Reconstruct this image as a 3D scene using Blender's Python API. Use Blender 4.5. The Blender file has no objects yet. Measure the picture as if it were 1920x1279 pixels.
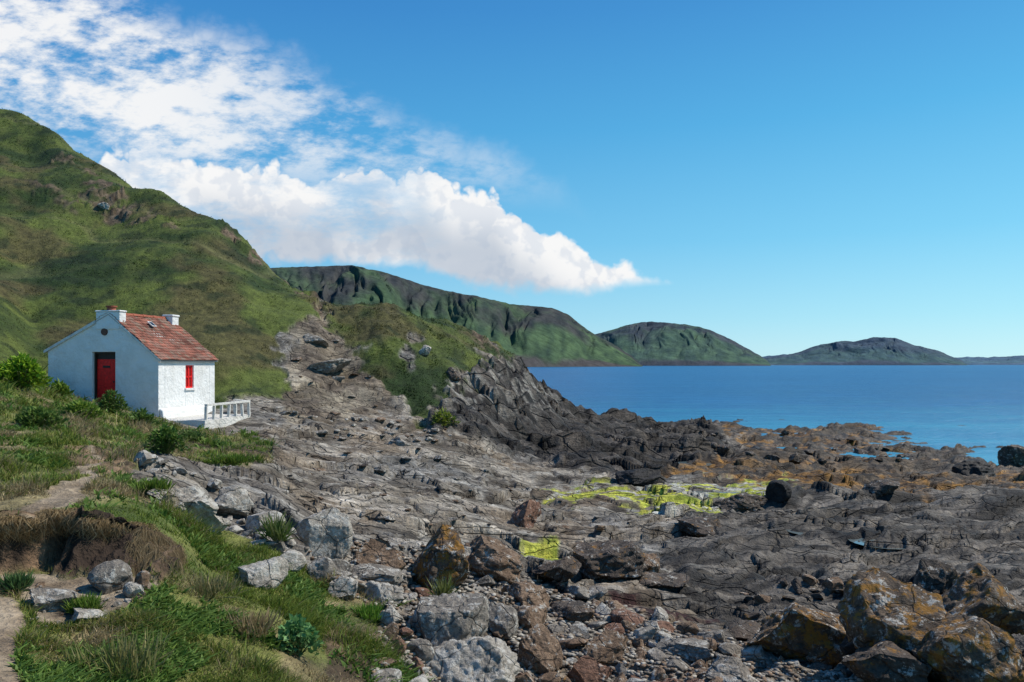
import bpy, bmesh, math, random
import numpy as np
from mathutils import Vector, Matrix
random.seed(7); rng=np.random.default_rng(7)
C=bpy.context.scene.collection
F=1387.0; H=6.0; HY=683.5; PI=math.pi
# ------------------------------------------------------------------ numpy noise
def _h(ix,iy,s):
    n=(ix.astype(np.int64)*374761393+iy.astype(np.int64)*668265263+s*1442695041)&0xffffffff
    n=((n^(n>>13))*1274126177)&0xffffffff
    return ((n^(n>>16))&0xffffff)/float(0x1000000)
def perlin(x,y,s=0):
    x0=np.floor(x);y0=np.floor(y);fx=x-x0;fy=y-y0
    u=fx*fx*fx*(fx*(fx*6-15)+10);v=fy*fy*fy*(fy*(fy*6-15)+10)
    def g(a,b):
        t=_h(x0+a,y0+b,s)*2*PI
        return np.cos(t)*(fx-a)+np.sin(t)*(fy-b)
    return ((g(0,0)*(1-u)+g(1,0)*u)*(1-v)+(g(0,1)*(1-u)+g(1,1)*u)*v)*1.5
def fbm(x,y,o=4,s=0,gain=.5):
    a=1;r=0
    for i in range(o):
        r=r+a*perlin(x+i*17.3,y-i*9.1,s+i);x=x*2.03;y=y*2.03;a*=gain
    return r
def worley(x,y,s=0):
    x0=np.floor(x);y0=np.floor(y)
    f1=np.full(x.shape,9.);f2=np.full(x.shape,9.);r=np.zeros(x.shape);dx=np.zeros(x.shape);dy=np.zeros(x.shape);r2=np.zeros(x.shape)
    for i in (-1,0,1):
        for j in (-1,0,1):
            cx=x0+i;cy=y0+j
            ax=cx+_h(cx,cy,s)-x;ay=cy+_h(cx,cy,s+5)-y
            d=np.sqrt(ax*ax+ay*ay)
            m=d<f1
            f2=np.where(m,f1,np.minimum(f2,d))
            f1=np.where(m,d,f1);rr=_h(cx,cy,s+9);r=np.where(m,rr,r);r2=np.where(m,_h(cx,cy,s+13),r2)
            dx=np.where(m,ax,dx);dy=np.where(m,ay,dy)
    return f1,f2,r,r2,dx,dy
def perlin3(p,s=0):
    p0=np.floor(p);f=p-p0;u=f*f*(3-2*f);r=0
    for a in (0,1):
        for b in (0,1):
            for c in (0,1):
                hsh=_h(p0[:,0]+a+(p0[:,2]+c)*57,p0[:,1]+b,s)*2-1
                w=(u[:,0] if a else 1-u[:,0])*(u[:,1] if b else 1-u[:,1])*(u[:,2] if c else 1-u[:,2])
                r=r+hsh*w
    return r
def inpoly(x,y,pts):
    r=np.zeros(x.shape,bool);n=len(pts)
    for i in range(n):
        x1,y1=pts[i];x2,y2=pts[(i+1)%n]
        if y1==y2: continue
        c=((y1>y)!=(y2>y))&(x<(x2-x1)*(y-y1)/(y2-y1)+x1)
        r^=c
    return r
def blur(a,n=1):
    for _ in range(n):
        b=np.pad(a,1,mode='edge')
        a=(b[:-2,1:-1]+b[2:,1:-1]+b[1:-1,:-2]+b[1:-1,2:]+2*b[1:-1,1:-1])/6
    return a
def sm(a,b,x):
    t=np.clip((x-a)/(b-a),0,1);return t*t*(3-2*t)
# ------------------------------------------------------------------ object helpers
def tag(o,label=None,cat=None,group=None,kind=None):
    if label:o['label']=label
    if cat:o['category']=cat
    if group:o['group']=group
    if kind:o['kind']=kind
    return o
def np_mesh(name,V,Fa,mat,col=None,smooth=True,parent=None,wet=None):
    me=bpy.data.meshes.new(name);V=np.asarray(V,dtype=np.float32);Fa=np.asarray(Fa,dtype=np.int32)
    me.vertices.add(len(V));me.vertices.foreach_set('co',V.ravel())
    me.loops.add(Fa.size);me.loops.foreach_set('vertex_index',Fa.ravel())
    me.polygons.add(len(Fa));me.polygons.foreach_set('loop_start',np.arange(0,Fa.size,Fa.shape[1],dtype=np.int32))
    me.update(calc_edges=True)
    me.polygons.foreach_set('use_smooth',np.full(len(Fa),smooth))
    if col is not None:
        a=me.attributes.new('col','FLOAT_COLOR','POINT')
        a.data.foreach_set('color',np.concatenate([col,np.ones((len(V),1))],1).astype(np.float32).ravel())
    if wet is not None:
        a=me.attributes.new('wet','FLOAT','POINT');a.data.foreach_set('value',wet.astype(np.float32))
    me.materials.append(mat)
    o=bpy.data.objects.new(name,me);C.objects.link(o)
    if parent:o.parent=parent
    return o
def bobj(name,bm,mat,parent=None,smooth=False):
    bmesh.ops.recalc_face_normals(bm,faces=bm.faces)
    me=bpy.data.meshes.new(name);bm.to_mesh(me);bm.free();me.materials.append(mat)
    for p in me.polygons:p.use_smooth=smooth
    o=bpy.data.objects.new(name,me);C.objects.link(o)
    if parent:o.parent=parent
    return o
def empty(name,loc,rz=0):
    o=bpy.data.objects.new(name,None);C.objects.link(o);o.location=loc;o.rotation_euler=(0,0,rz);o.empty_display_size=.2;return o
def box(bm,x0,x1,y0,y1,z0,z1):
    v=[bm.verts.new((x,y,z)) for z in(z0,z1) for (x,y) in((x0,y0),(x1,y0),(x1,y1),(x0,y1))]
    for f in((0,1,2,3),(4,5,6,7),(0,1,5,4),(1,2,6,5),(2,3,7,6),(3,0,4,7)): bm.faces.new([v[i] for i in f])
def prism(bm,pts,fn,a,b):
    va=[bm.verts.new(fn(p,a)) for p in pts];vb=[bm.verts.new(fn(p,b)) for p in pts];n=len(pts)
    bm.faces.new(va);bm.faces.new(vb)
    for i in range(n): bm.faces.new((va[i],va[(i+1)%n],vb[(i+1)%n],vb[i]))
def bar(bm,p,q,w,h):
    p=Vector(p);q=Vector(q);d=(q-p).normalized();s=d.cross(Vector((0,0,1)))
    if s.length<.01:s=Vector((1,0,0))
    s.normalize();t=s.cross(d)
    c=[s*w/2+t*h/2,-s*w/2+t*h/2,-s*w/2-t*h/2,s*w/2-t*h/2]
    a=[bm.verts.new(p+k) for k in c];b=[bm.verts.new(q+k) for k in c]
    bm.faces.new(a);bm.faces.new(b)
    for i in range(4): bm.faces.new((a[i],a[(i+1)%4],b[(i+1)%4],b[i]))
# ------------------------------------------------------------------ materials
def newmat(name):
    m=bpy.data.materials.new(name);m.use_nodes=True;nt=m.node_tree
    b=nt.nodes['Principled BSDF'];b.inputs['Specular IOR Level'].default_value=.25;return m,nt,b
def N(nt,t,**k):
    n=nt.nodes.new('ShaderNode'+t)
    for a,v in k.items():
        if a in n.inputs: n.inputs[a].default_value=v
        else: setattr(n,a,v)
    return n
def noise(nt,vec,scale,detail=5,rough=.6,out='Fac'):
    n=nt.nodes.new('ShaderNodeTexNoise');n.inputs['Scale'].default_value=scale;n.inputs['Detail'].default_value=detail;n.inputs['Roughness'].default_value=rough
    nt.links.new(vec,n.inputs['Vector']);return n.outputs[out]
def mapr(nt,v,a,b,c=0,d=1):
    n=nt.nodes.new('ShaderNodeMapRange');nt.links.new(v,n.inputs[0])
    for i,x in enumerate((a,b,c,d)): n.inputs[i+1].default_value=x
    return n.outputs[0]
def mixc(nt,fac,a,b,mode='MIX'):
    n=nt.nodes.new('ShaderNodeMix');n.data_type='RGBA';n.blend_type=mode
    for i,v in((0,fac),(6,a),(7,b)):
        if isinstance(v,(int,float)): n.inputs[i].default_value=v
        elif isinstance(v,tuple): n.inputs[i].default_value=(*v,1)
        else: nt.links.new(v,n.inputs[i])
    return n.outputs[2]
def mth(nt,op,a,b=None,c=None,clamp=False):
    n=nt.nodes.new('ShaderNodeMath');n.operation=op;n.use_clamp=clamp
    for i,v in enumerate((a,b,c)):
        if v is None: continue
        if isinstance(v,(int,float)): n.inputs[i].default_value=v
        else: nt.links.new(v,n.inputs[i])
    return n.outputs[0]
def bump(nt,b,h,strength=.5,dist=.05,prev=None):
    n=nt.nodes.new('ShaderNodeBump');n.inputs['Strength'].default_value=strength;n.inputs['Distance'].default_value=dist
    nt.links.new(h,n.inputs['Height'])
    if prev: nt.links.new(prev,n.inputs['Normal'])
    if b: nt.links.new(n.outputs[0],b.inputs['Normal'])
    return n.outputs[0]
def pos(nt): return nt.nodes.new('ShaderNodeNewGeometry').outputs['Position']
def terrain_mat(name,fine,lo,hi,bs,bd,cracks=None,stretch=(.5,1.5,1.5),streak=None):
    m,nt,b=newmat(name);p=pos(nt)
    at=N(nt,'Attribute',attribute_name='col');wt=N(nt,'Attribute',attribute_name='wet')
    n1=noise(nt,p,fine,5,.7);n2=noise(nt,p,fine*6,3,.7)
    c=mixc(nt,1.0,at.outputs['Color'],mixc(nt,mapr(nt,n1,.3,.7),(lo,)*3,(hi,)*3),'MULTIPLY')
    c=mixc(nt,1.0,c,mixc(nt,mapr(nt,n2,.3,.7),(.65,)*3,(1.35,)*3),'MULTIPLY')
    hgt=mth(nt,'ADD',n1,mth(nt,'MULTIPLY',n2,.45))
    if streak:
        mp=N(nt,'Mapping');mp.inputs['Scale'].default_value=streak[1:];mp.inputs['Rotation'].default_value=(0,.12,-.3);nt.links.new(p,mp.inputs[0])
        n5=noise(nt,mp.outputs[0],streak[0],6,.72);c=mixc(nt,1.0,c,mixc(nt,mapr(nt,n5,.35,.65),(.5,.48,.46),(1.35,1.35,1.33)),'MULTIPLY')
        hgt=mth(nt,'ADD',hgt,mth(nt,'MULTIPLY',n5,1.2))
    if cracks:
        mp=N(nt,'Mapping');mp.inputs['Scale'].default_value=stretch;mp.inputs['Rotation'].default_value=(.0,.1,-.3);nt.links.new(p,mp.inputs[0])
        nd=mixc(nt,.10,mp.outputs[0],noise(nt,p,1.3,3,.6,'Color'))
        for sc,wd,dk in cracks:
            v=N(nt,'TexVoronoi',feature='DISTANCE_TO_EDGE',Scale=sc);nt.links.new(nd,v.inputs['Vector'])
            cr=mapr(nt,v.outputs[0],0,wd)
            hgt=mth(nt,'ADD',hgt,mth(nt,'MULTIPLY',cr,.7))
            c=mixc(nt,1.0,c,mixc(nt,cr,(dk,)*3,(1,)*3),'MULTIPLY')
    nt.links.new(c,b.inputs['Base Color'])
    nt.links.new(mapr(nt,wt.outputs['Fac'],0,1,.9,.45),b.inputs['Roughness'])
    bump(nt,b,hgt,bs,bd);return m
M_rock=terrain_mat('bedrock',4,.6,1.35,1.0,.08,((1.0,.014,.3),(2.9,.03,.5)),(.36,1.0,1.0),(1.6,.25,1.7,1.7))
M_head=terrain_mat('cliff_rock',1.6,.5,1.45,1.0,.3,((.7,.04,.4),),(.7,.7,1.2),(1.1,.4,.4,1.8))
M_turf=terrain_mat('turf_ground',2.6,.55,1.35,.8,.12)
def rock_mat(name,c1,c2,white=0.,orange=0.,rough=.85):
    m,nt,b=newmat(name);p=pos(nt)
    n1=noise(nt,p,3.5,5,.7);n2=noise(nt,p,30,4,.7);n3=noise(nt,p,7,6,.78)
    mp=N(nt,'Mapping');mp.inputs['Location'].default_value=(7,3,5);nt.links.new(p,mp.inputs[0]);n4=noise(nt,mp.outputs[0],5,7,.78)
    c=mixc(nt,mapr(nt,n1,.35,.65),c1,c2)
    c=mixc(nt,1.0,c,mixc(nt,mapr(nt,n2,.3,.7),(.5,)*3,(1.4,)*3),'MULTIPLY')
    if white>0: c=mixc(nt,mapr(nt,n3,.62-white*.2,.66-white*.2,0,.85),c,(.5,.47,.41))
    if orange>0: c=mixc(nt,mapr(nt,n4,.65-orange*.2,.71-orange*.2,0,.85),c,(.29,.135,.018))
    v=N(nt,'TexVoronoi',feature='DISTANCE_TO_EDGE',Scale=3.2);nt.links.new(mixc(nt,.2,p,noise(nt,p,2.,3,.6,'Color')),v.inputs['Vector']);cr=mapr(nt,v.outputs[0],0,.03)
    c=mixc(nt,1.0,c,mixc(nt,cr,(.6,)*3,(1,)*3),'MULTIPLY')
    nt.links.new(c,b.inputs['Base Color']);b.inputs['Roughness'].default_value=rough
    bump(nt,b,mth(nt,'ADD',mth(nt,'ADD',n3,mth(nt,'MULTIPLY',n2,.5)),mth(nt,'MULTIPLY',cr,.4)),.9,.06);return m
RM={'pale':rock_mat('pale_stone',(.27,.235,.19),(.45,.40,.33),.55),
    'grey':rock_mat('grey_stone',(.16,.138,.112),(.29,.25,.205),.4),
    'brown':rock_mat('brown_stone',(.13,.082,.05),(.27,.18,.115),.3,.2),
    'orange':rock_mat('lichen_stone',(.07,.05,.034),(.17,.12,.08),.36,.74),
    'dark':rock_mat('dark_stone',(.045,.035,.026),(.125,.09,.065),.2,.35,.7),
    'black':rock_mat('black_stone',(.012,.011,.010),(.035,.03,.027),0,0,.6),
    'red':rock_mat('red_stone',(.14,.07,.042),(.27,.15,.1),.2,0)}
def attr_mat(name,rough=.6,trans=.3):
    m,nt,b=newmat(name);at=N(nt,'Attribute',attribute_name='col')
    nt.links.new(at.outputs['Color'],b.inputs['Base Color']);b.inputs['Roughness'].default_value=rough
    if trans:
        t=N(nt,'BsdfTranslucent');nt.links.new(at.outputs['Color'],t.inputs[0]);mx=N(nt,'MixShader');mx.inputs[0].default_value=trans
        nt.links.new(b.outputs[0],mx.inputs[1]);nt.links.new(t.outputs[0],mx.inputs[2]);nt.links.new(mx.outputs[0],nt.nodes['Material Output'].inputs[0])
    return m
M_blade=attr_mat('grass_blades')
# ------------------------------------------------------------------ terrain profiles
K={
-700:[(1290,3),(1150,4.2),(1080,5),(960,5.6),(880,8),(790,12),(700,18),(640,26),(540,32),(420,40),(300,50),(150,62),('z',31,90)],
0:[(1290,3.8),(1190,4.6),(1110,5.4),(1080,5.9),(970,6.15),(900,8.2),(800,13),(720,19),(690,25),(610,30),(500,38),(400,46),(300,55),(211,65),('z',30,95)],
60:[(1290,3.9),(1190,4.7),(1115,5.5),(1085,5.95),(968,6.2),(898,8.5),(800,13.5),(742,19),(716,25),(680,29),(600,34),(500,40),(400,47),(300,57),(222,64),('z',28,95)],
100:[(1290,4),(1190,4.9),(1120,5.5),(1090,6.0),(965,6.3),(895,9),(800,14),(760,19),(733,25.8),(700,29),(600,34),(500,40),(400,47),(310,55),(245,62),('z',27,95)],
200:[(1290,4.2),(1190,5.0),(1120,5.6),(1090,6.1),(960,6.6),(900,8.5),(840,13),(790,19),(761,24.8),(755,27),(720,29.5),(600,35),(500,41),(420,47),(308,58),('z',21,95)],
300:[(1290,4.4),(1190,5.1),(1120,5.7),(1085,6.2),(1000,6.7),(930,8.6),(880,11),(830,17),(797,21.5),(783,24.8),(775,27.5),(740,29.5),(620,34),(540,38.5),(460,44),(358,53),('z',17,90)],
400:[(1290,4.7),(1150,6),(1080,7),(1000,8.6),(930,10.8),(890,13.5),(850,17.5),(822,21),(812,23.8),(795,26),(762,28.5),(740,30),(640,34),(550,39),(480,44),(412,49.5),('z',13.5,80)],
450:[(1290,4.8),(1180,5.8),(1110,6.8),(1030,8.3),(945,10.8),(895,13.5),(855,17.7),(828,21.5),(805,25),(765,28.5),(740,30.5),(660,34),(560,39),(500,43.5),(455,49),('z',12,75)],
500:[(1290,5),(1200,5.8),(1130,6.7),(1050,8.1),(1000,9.3),(950,11),(900,14),(860,18),(830,22),(800,25.5),(770,28.5),(742,31),(690,33.5),(600,38),(545,43),(497,48),('z',10,70)],
590:[(1290,5.5),(1200,6.5),(1100,8.2),(1050,9.8),(1000,11.6),(950,14),(900,18),(850,23),(800,27.5),(765,30.5),(700,34),(620,38),(585,41),(557,44.5),('z',7,60),('z',3,75)],
640:[(1290,5.8),(1200,6.8),(1100,8.6),(1050,10.2),(1000,12),(950,15),(900,19),(850,24),(800,28.5),(765,31.5),(700,36),(640,39.5),(600,42.5),(574,45.5),('z',7,60),('z',2,75)],
720:[(1290,6.2),(1150,8.2),(1060,10.5),(1000,13),(950,16),(900,20.5),(850,25.5),(800,30),(770,33),(730,35),(650,38),(600,42),(571,46),('z',7,58),('z',0,72)],
850:[(1290,7),(1150,9.2),(1060,12),(1000,15),(950,18.5),(900,23),(850,28),(805,32),(760,35),(700,38),(640,42),(594,47),('z',6,58),('z',-1,68)],
950:[(1290,7.6),(1150,10),(1060,13),(1000,16.5),(950,20.5),(900,26),(850,32),(805,36),(740,40),(690,43.5),(650,49),('z',4,58),('z',-1,66)],
1000:[(1290,7.8),(1150,10.3),(1060,13.5),(1000,17),(950,21.5),(900,27),(860,32),(815,38),(760,43),(705,50),('z',3,58),('z',-1,66)],
1060:[(1290,7.9),(1150,10.5),(1060,14),(1000,17.3),(950,22),(900,27.5),(865,32),(820,40),(785,47),(750,55),('z',1.5,61),('z',-1,68)],
1150:[(1290,8),(1150,11),(1060,14.3),(1000,17.8),(950,22.3),(905,27.5),(880,31),(835,42),(802,52),(778,62),('z',.5,68),('z',-1.5,76)],
1250:[(1290,8),(1150,11),(1060,14.5),(1000,18),(950,22.5),(930,25),(900,29.5),(870,36),(838,46),(810,58),(793,68),('z',-.3,76),('z',-2,86)],
1400:[(1290,8),(1150,11.5),(1060,15),(985,19.5),(945,24),(915,28.5),(880,36),(843,48),(820,60),(803,70),('z',-.3,80),('z',-2,90)],
1600:[(1290,7.6),(1150,11),(1060,14.5),(980,19),(930,24.5),(908,30),(885,38),(852,50),('z',.3,59),('z',.1,68),('z',-.5,78),('z',-2,90)],
1720:[(1290,7.2),(1150,10.3),(1060,14),(975,18.5),(930,24),(908,31),(893,38),('z',.2,44),('z',-.05,52),('z',-.35,60),('z',-.6,72),('z',-2,90)],
1920:[(1290,6.8),(1150,9.5),(1060,13),(975,18),(935,23.5),(915,30),(900,37),('z',-.35,43),('z',-.5,55),('z',-1.5,80)],
2500:[(1290,6.5),(1150,9),(1060,13),(975,18),(935,23.5),(910,30),('z',.1,37),('z',-.4,43),('z',-.7,55),('z',-1.5,80)]}
NPX,NY=1120,860
gx=np.linspace(-480,2380,NPX);gY=np.exp(np.linspace(math.log(2.3),math.log(118),NY))
keys=sorted(K);Zk=[]
for k in keys:
    ys=[];zs=[]
    for e in K[k]:
        if e[0]=='z': ys.append(e[2]);zs.append(e[1])
        else: ys.append(e[1]);zs.append(H+(HY-e[0])/F*e[1])
    Zk.append(np.interp(np.log(gY),np.log(ys),zs))
Zk=np.array(Zk)
Z=np.empty((NY,NPX))
for j in range(NY): Z[j]=np.interp(gx,keys,Zk[:,j])
Zp=np.pad(Z,((0,0),(6,6)),mode='edge');Z=sum(Zp[:,i:i+NPX] for i in range(13))/13
Z=blur(Z,3)
YY=np.repeat(gY[:,None],NPX,1);PX=np.repeat(gx[None,:],NY,0);XX=(PX-960)/F*YY
PY=HY-(Z-H)/YY*F
sh=(.04*fbm(XX*.9,YY*.0+3,4,13)+.02*fbm(XX*4,YY*.0,3,14))*sm(9.5,7.5,YY)*sm(4.4,5.2,YY)*sm(520,380,PX)
YW=YY*np.exp(sh)
ri=np.clip((np.log(YW)-math.log(2.3))/(math.log(118)-math.log(2.3))*(NY-1),0,NY-1.001);r0=ri.astype(int);fr=ri-r0;cI=np.repeat(np.arange(NPX)[None],NY,0)
Z=Z[r0,cI]*(1-fr)+Z[r0+1,cI]*fr
jx=PX+fbm(XX*.9,YY*.9,4,11)*22;jy=PY+fbm(XX*.9+50,YY*.9,4,12)*14
def mask(poly,n=1,maxY=None,minY=None,k=1.):
    m=inpoly(PX+(jx-PX)*k,PY+(jy-PY)*k,poly)
    if maxY: m&=YY<maxY
    if minY: m&=YY>minY
    return blur(m.astype(float),n)
g_fore=mask([(-900,690),(60,690),(100,735),(200,758),(250,775),(300,797),(360,806),(440,815),(530,832),(500,862),(420,878),(340,868),(260,850),(245,880),(300,945),(350,985),(430,1000),(500,1040),(545,1065),(620,1100),(650,1105),(750,1130),(740,1165),(690,1190),(720,1230),(800,1300),(800,2400),(-900,2400)],1,maxY=26.5)
g_hill=mask([(-900,765),(90,765),(400,765),(470,748),(540,748),(538,700),(512,690),(528,625),(575,605),(592,580),(600,562),(602,540),(560,-600),(-900,-600)],1,minY=25.5)
g_head=mask([(612,500),(1000,560),(960,645),(985,676),(930,680),(890,706),(850,700),(862,740),(800,792),(735,770),(708,705),(650,645),(612,610)],1,minY=31,k=1.7)
g_head*=1-blur((fbm(XX*.45,YY*.45,4,16)-.5*sm(760,640,PY)>.16).astype(float)*(PY>625),1)
grass=np.clip(g_fore+g_hill+g_head,0,1)
b0=np.interp(gx,[-500,0,100,200,300,360],[4.9,5.85,5.95,6.0,6.15,6.6])[None,:];b1=np.interp(gx,[-500,0,100,200,300,360],[5.7,6.2,6.35,6.65,6.75,6.7])[None,:]
bank=blur(((YW>b0-.03)&(YW<b1+.02)&(PX<345)).astype(float),2)
pocket=mask([(20,1085),(290,1080),(290,1120),(190,1180),(60,1185)],2,maxY=8)*(1-bank)
path=np.clip(mask([(-900,1120),(20,1120),(45,1200),(60,1400),(-900,1400)],2)+mask([(60,955),(110,915),(150,900),(175,860),(195,862),(185,905),(150,940),(110,965)],2),0,1)
soil2=mask([(600,1180),(640,1190),(690,1240),(720,1290),(620,1290)],2)+mask([(335,832),(430,838),(510,842),(500,856),(340,846)],1)+mask([(120,850),(240,860),(260,900),(150,880)],1)
outc=mask([(100,285),(180,330),(330,430),(350,445),(230,410),(150,380),(165,350)],1)*.9+mask([(410,420),(495,480),(500,500),(440,470)],1)+mask([(520,515),(600,545),(600,590),(560,560)],1)+mask([(880,600),(960,640),(975,670),(900,650)],1)+mask([(30,340),(150,375),(160,392),(60,362)],1)*.8
outc=np.clip(outc,0,1)
darkr=mask([(850,705),(930,682),(985,668),(1010,690),(1100,738),(1240,775),(1330,790),(1390,850),(1260,882),(1240,905),(1100,885),(960,850),(880,825),(820,815),(800,790),(850,742)],3)
strata=mask([(1240,1040),(1300,960),(1420,935),(1600,915),(2600,915),(2600,1300),(1650,1300),(1400,1180),(1250,1110)],6)
weed=mask([(1190,772),(1320,770),(1700,770),(2600,780),(2600,925),(1760,922),(1500,918),(1330,898),(1245,882),(1340,858),(1400,845),(1330,790)],3)
algae=mask([(1010,918),(1100,912),(1200,914),(1300,902),(1500,906),(1455,940),(1380,952),(1350,980),(1275,974),(1180,950),(1040,940)],1)+mask([(925,1025),(1040,1022),(1065,1066),(960,1066)],1)
gully=mask([(545,615),(590,585),(605,575),(620,600),(650,650),(705,705),(720,765),(640,790),(540,795),(525,740),(535,690)],2)
debris=mask([(1040,1128),(1200,1125),(1340,1140),(1330,1165),(1100,1170)],2)
rockm=(1-grass)
flat=1-blur(((PX>60)&(PX<490)&(YY>23.5)&(YY<29)).astype(float),6)*.9
ca,sa=math.cos(.3),math.sin(.3)
wx=XX+fbm(XX*.3,YY*.3,3,3)*.9;wy=YY+fbm(XX*.3+9,YY*.3,3,4)*.9
a=wx*ca+wy*sa;b_=-wx*sa+wy*ca
f1,f2,r,r2,dx,dy=worley(a/3.4,b_/1.7,21)
blk=(r-.5)*.8+(r2-.5)*dx*1.8+(r-.4)*dy*1.5;crk=sm(.05,0,f2-f1)
g1,g2,q,q2,ex,ey=worley(a/1.25,b_/.6,31)
blk2=(q-.5)*.8+(q2-.5)*ex*1.6+(q-.4)*ey*1.3;crk2=sm(.10,0,g2-g1)
h1,h2,t_,t2,kx,ky=worley(a/.40,b_/.24,41)
blk3=(t_-.5)+(t2-.5)*kx*1.4
d1,d2,dr1,dr2,dxx,dyy=worley(XX/3.0+.3*YY/2.4,YY/2.2,51)
dblk=(dr1-.5)*.9+(dr2-.5)*dxx*2+(dr1-.3)*dyy*1.6
e1,e2,er1,er2,exx,eyy=worley(XX/1.0,YY/.85,61)
dblk2=(er1-.5)*.8+(er2-.5)*exx*2+(er1-.4)*eyy*1.6
nearw=sm(34,14,YY)
def saw(t,sharp=.12):
    f=t%1;return np.where(f<1-sharp,f/(1-sharp),(1-f)/sharp)-.5
led=saw(b_*.48+fbm(a*.13,b_*.13,3,50)*1.1,.12)
led2=saw(b_*1.6+a*.1+fbm(a*.25,b_*.25,4,51)*1.0,.14)
led3=saw(b_*4.2+a*.2+fbm(a*.4,b_*.4,4,57)*1.4,.2)
ledW=saw(YY*.20-XX*.06+fbm(XX*.12,YY*.12,4,54)*1.0,.3)
ledH=saw(Z*1.1+XX*.22+fbm(XX*.25,YY*.25,3,55)*.6,.3)
ledmod=sm(-.3,.3,fbm(XX*.3,YY*.3,3,53))
ld2m=sm(-.1,.35,fbm(XX*.5+20,YY*.5,3,58))
rel=blk*(.23-.05*strata+.03*weed-.04*gully)*(1-darkr)-crk*.05
rel+=blk2*(.115-.035*strata-.02*weed+.02*gully)*(1-darkr)-crk2*.03
rel+=blk3*(.042-.010*strata)*(.3+.7*nearw)
rel+=darkr*(dblk*.45+dblk2*.17+ledH*.30)
rel+=fbm(XX*.22,YY*.22,4,60)*(.14+.42*darkr+.10*weed+.16*strata)+fbm(XX*.9,YY*.9,4,61)*(.02+.12*darkr+.12*weed)
rel+=led*(.10+.30*strata*ledmod)+led2*(.05+.10*strata)*(.3+.7*nearw)*(.3+.7*ld2m)+led3*(.018+.03*strata)*nearw
rel+=weed*np.clip(ledW+.12,-.3,1)*.85*sm(-.2,.2,fbm(XX*.09,YY*.2,3,56))*sm(30,40,YY)
rel+=fbm(XX*3,YY*3,3,63)*.022
rel*=(1-.12*weed)
Zg=fbm(XX*.13,YY*.13,3,70)*(.1+.42*g_hill+.4*g_head)+fbm(XX*.8,YY*.8,4,72)*(.07-.01*g_hill+.10*g_head)+np.abs(fbm(XX*2.6,YY*2.6,3,75))*(.05+.0*(g_hill+g_head))
Zg=Zg+outc*(np.abs(blk2)*.45+blk*.35)
Zg=Zg-bank*(.06*fbm(XX*2,YY*2,3,77)+.045*fbm(XX*9,YY*9,3,76)+.03*blk3)
trk=sm(.10,.0,np.abs(((Z+.18*XX+fbm(XX*.08,YY*.08,3,78)*1.4)/2.6)%1-.5))*g_hill*sm(-.3,.2,fbm(XX*.07,YY*.07,2,79))
Zg=Zg-trk*.12
relm=np.where(YY<10,np.clip((YY-2)/8,0.3,1),1);relm=np.maximum(relm,bank)
Z2=Z+(rel*rockm+Zg*grass*relm)*flat
lip=-(.40+.14*fbm(XX*2.5,0*YY,3,15))*sm(b0+.55*(b1-b0),b1+.02,YW)*sm(b1+.7,b1+.05,YW)*sm(350,230,PX)
YD=YY+lip
# colours
def colr(c): return np.array(c)[None,None,:]
def lay(base,m,c): m=np.clip(m,0,1);return base*(1-m[...,None])+c*m[...,None]
nA=fbm(XX*.5,YY*.5,5,80)[...,None];nB=fbm(XX*2.2,YY*2.2,4,81)[...,None];nC=fbm(XX*.12,YY*.12,4,82)[...,None]
nD=fbm(a*.4,b_*2.2,4,83)[...,None]
def m2(c1,c2,n): t=np.clip(n*.9+.5,0,1);return colr(c1)*(1-t)+colr(c2)*t
col=m2((.13,.108,.082),(.31,.272,.222),nA+.8*nD)*(1+.3*nB)
col=col*(.60+.7*r[...,None])*(.75+.5*q[...,None])
warm=sm(-.1,.4,fbm(XX*.25,YY*.25,3,84));col=lay(col,warm*.55,m2((.13,.09,.055),(.29,.22,.15),nD+nB*.5))
cool=sm(.1,.5,fbm(XX*.2+7,YY*.2,3,94));col=lay(col,cool*.6,m2((.09,.09,.088),(.24,.238,.23),nD+nB*.5))
wl=sm(.2,.5,fbm(XX*1.5,YY*1.5,5,85));col=lay(col,wl*.45,colr((.43,.40,.35)))
col=lay(col,crk*(1-grass)*.6,colr((.05,.04,.032)))
col=lay(col,gully,m2((.19,.15,.105),(.37,.315,.235),nA)*(.6+.6*r[...,None]))
gd_=gully*sm(.0,.3,fbm(XX*.45,YY*.45,3,93));col=lay(col,gd_*.85,m2((.07,.053,.04),(.18,.145,.11),nB))
col=lay(col,strata,m2((.03,.027,.024),(.165,.143,.118),nA*.6+nD*1.3)*(.7+.55*q[...,None]))
col=lay(col,darkr,m2((.02,.018,.016),(.085,.072,.06),nA+nD)*(.55+.9*er1[...,None]))
lich=darkr*sm(.0,.35,fbm(XX*1.2,YY*1.2,5,86))*sm(2.2,4.5,Z);col=lay(col,lich*.75,m2((.2,.18,.15),(.4,.38,.34),nB))
wc=m2((.06,.03,.010),(.30,.145,.022),nA*1.2+nB*1.4)
dk=np.clip(weed*(sm(.05,.3,fbm(XX*.28,YY*.28,4,87)+.6*blk2)*.85+sm(.0,.22,ledW)*sm(30,40,YY)*.9),0,1);weedm=weed-dk*.95
col=lay(col,dk,m2((.018,.015,.012),(.07,.055,.04),nB));col=lay(col,weedm,wc)
am=algae*sm(-.02,.10,fbm(a*.5,b_*2.4,4,88)+.01);am=np.where(YY<19,algae,am)
col=lay(col,am*.92,m2((.22,.27,.02),(.58,.57,.07),nB*1.3))
aw=algae*(1-np.clip(am,0,1))*sm(-.05,.15,fbm(XX*1.3,YY*2,3,89));col=lay(col,aw*.75,colr((.48,.48,.42)))
col=lay(col,debris*sm(-.1,.2,fbm(XX*1.5,YY*3,4,90)),colr((.05,.022,.02)))
gF=m2((.065,.09,.018),(.18,.175,.048),nA+nB*.5)
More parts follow.
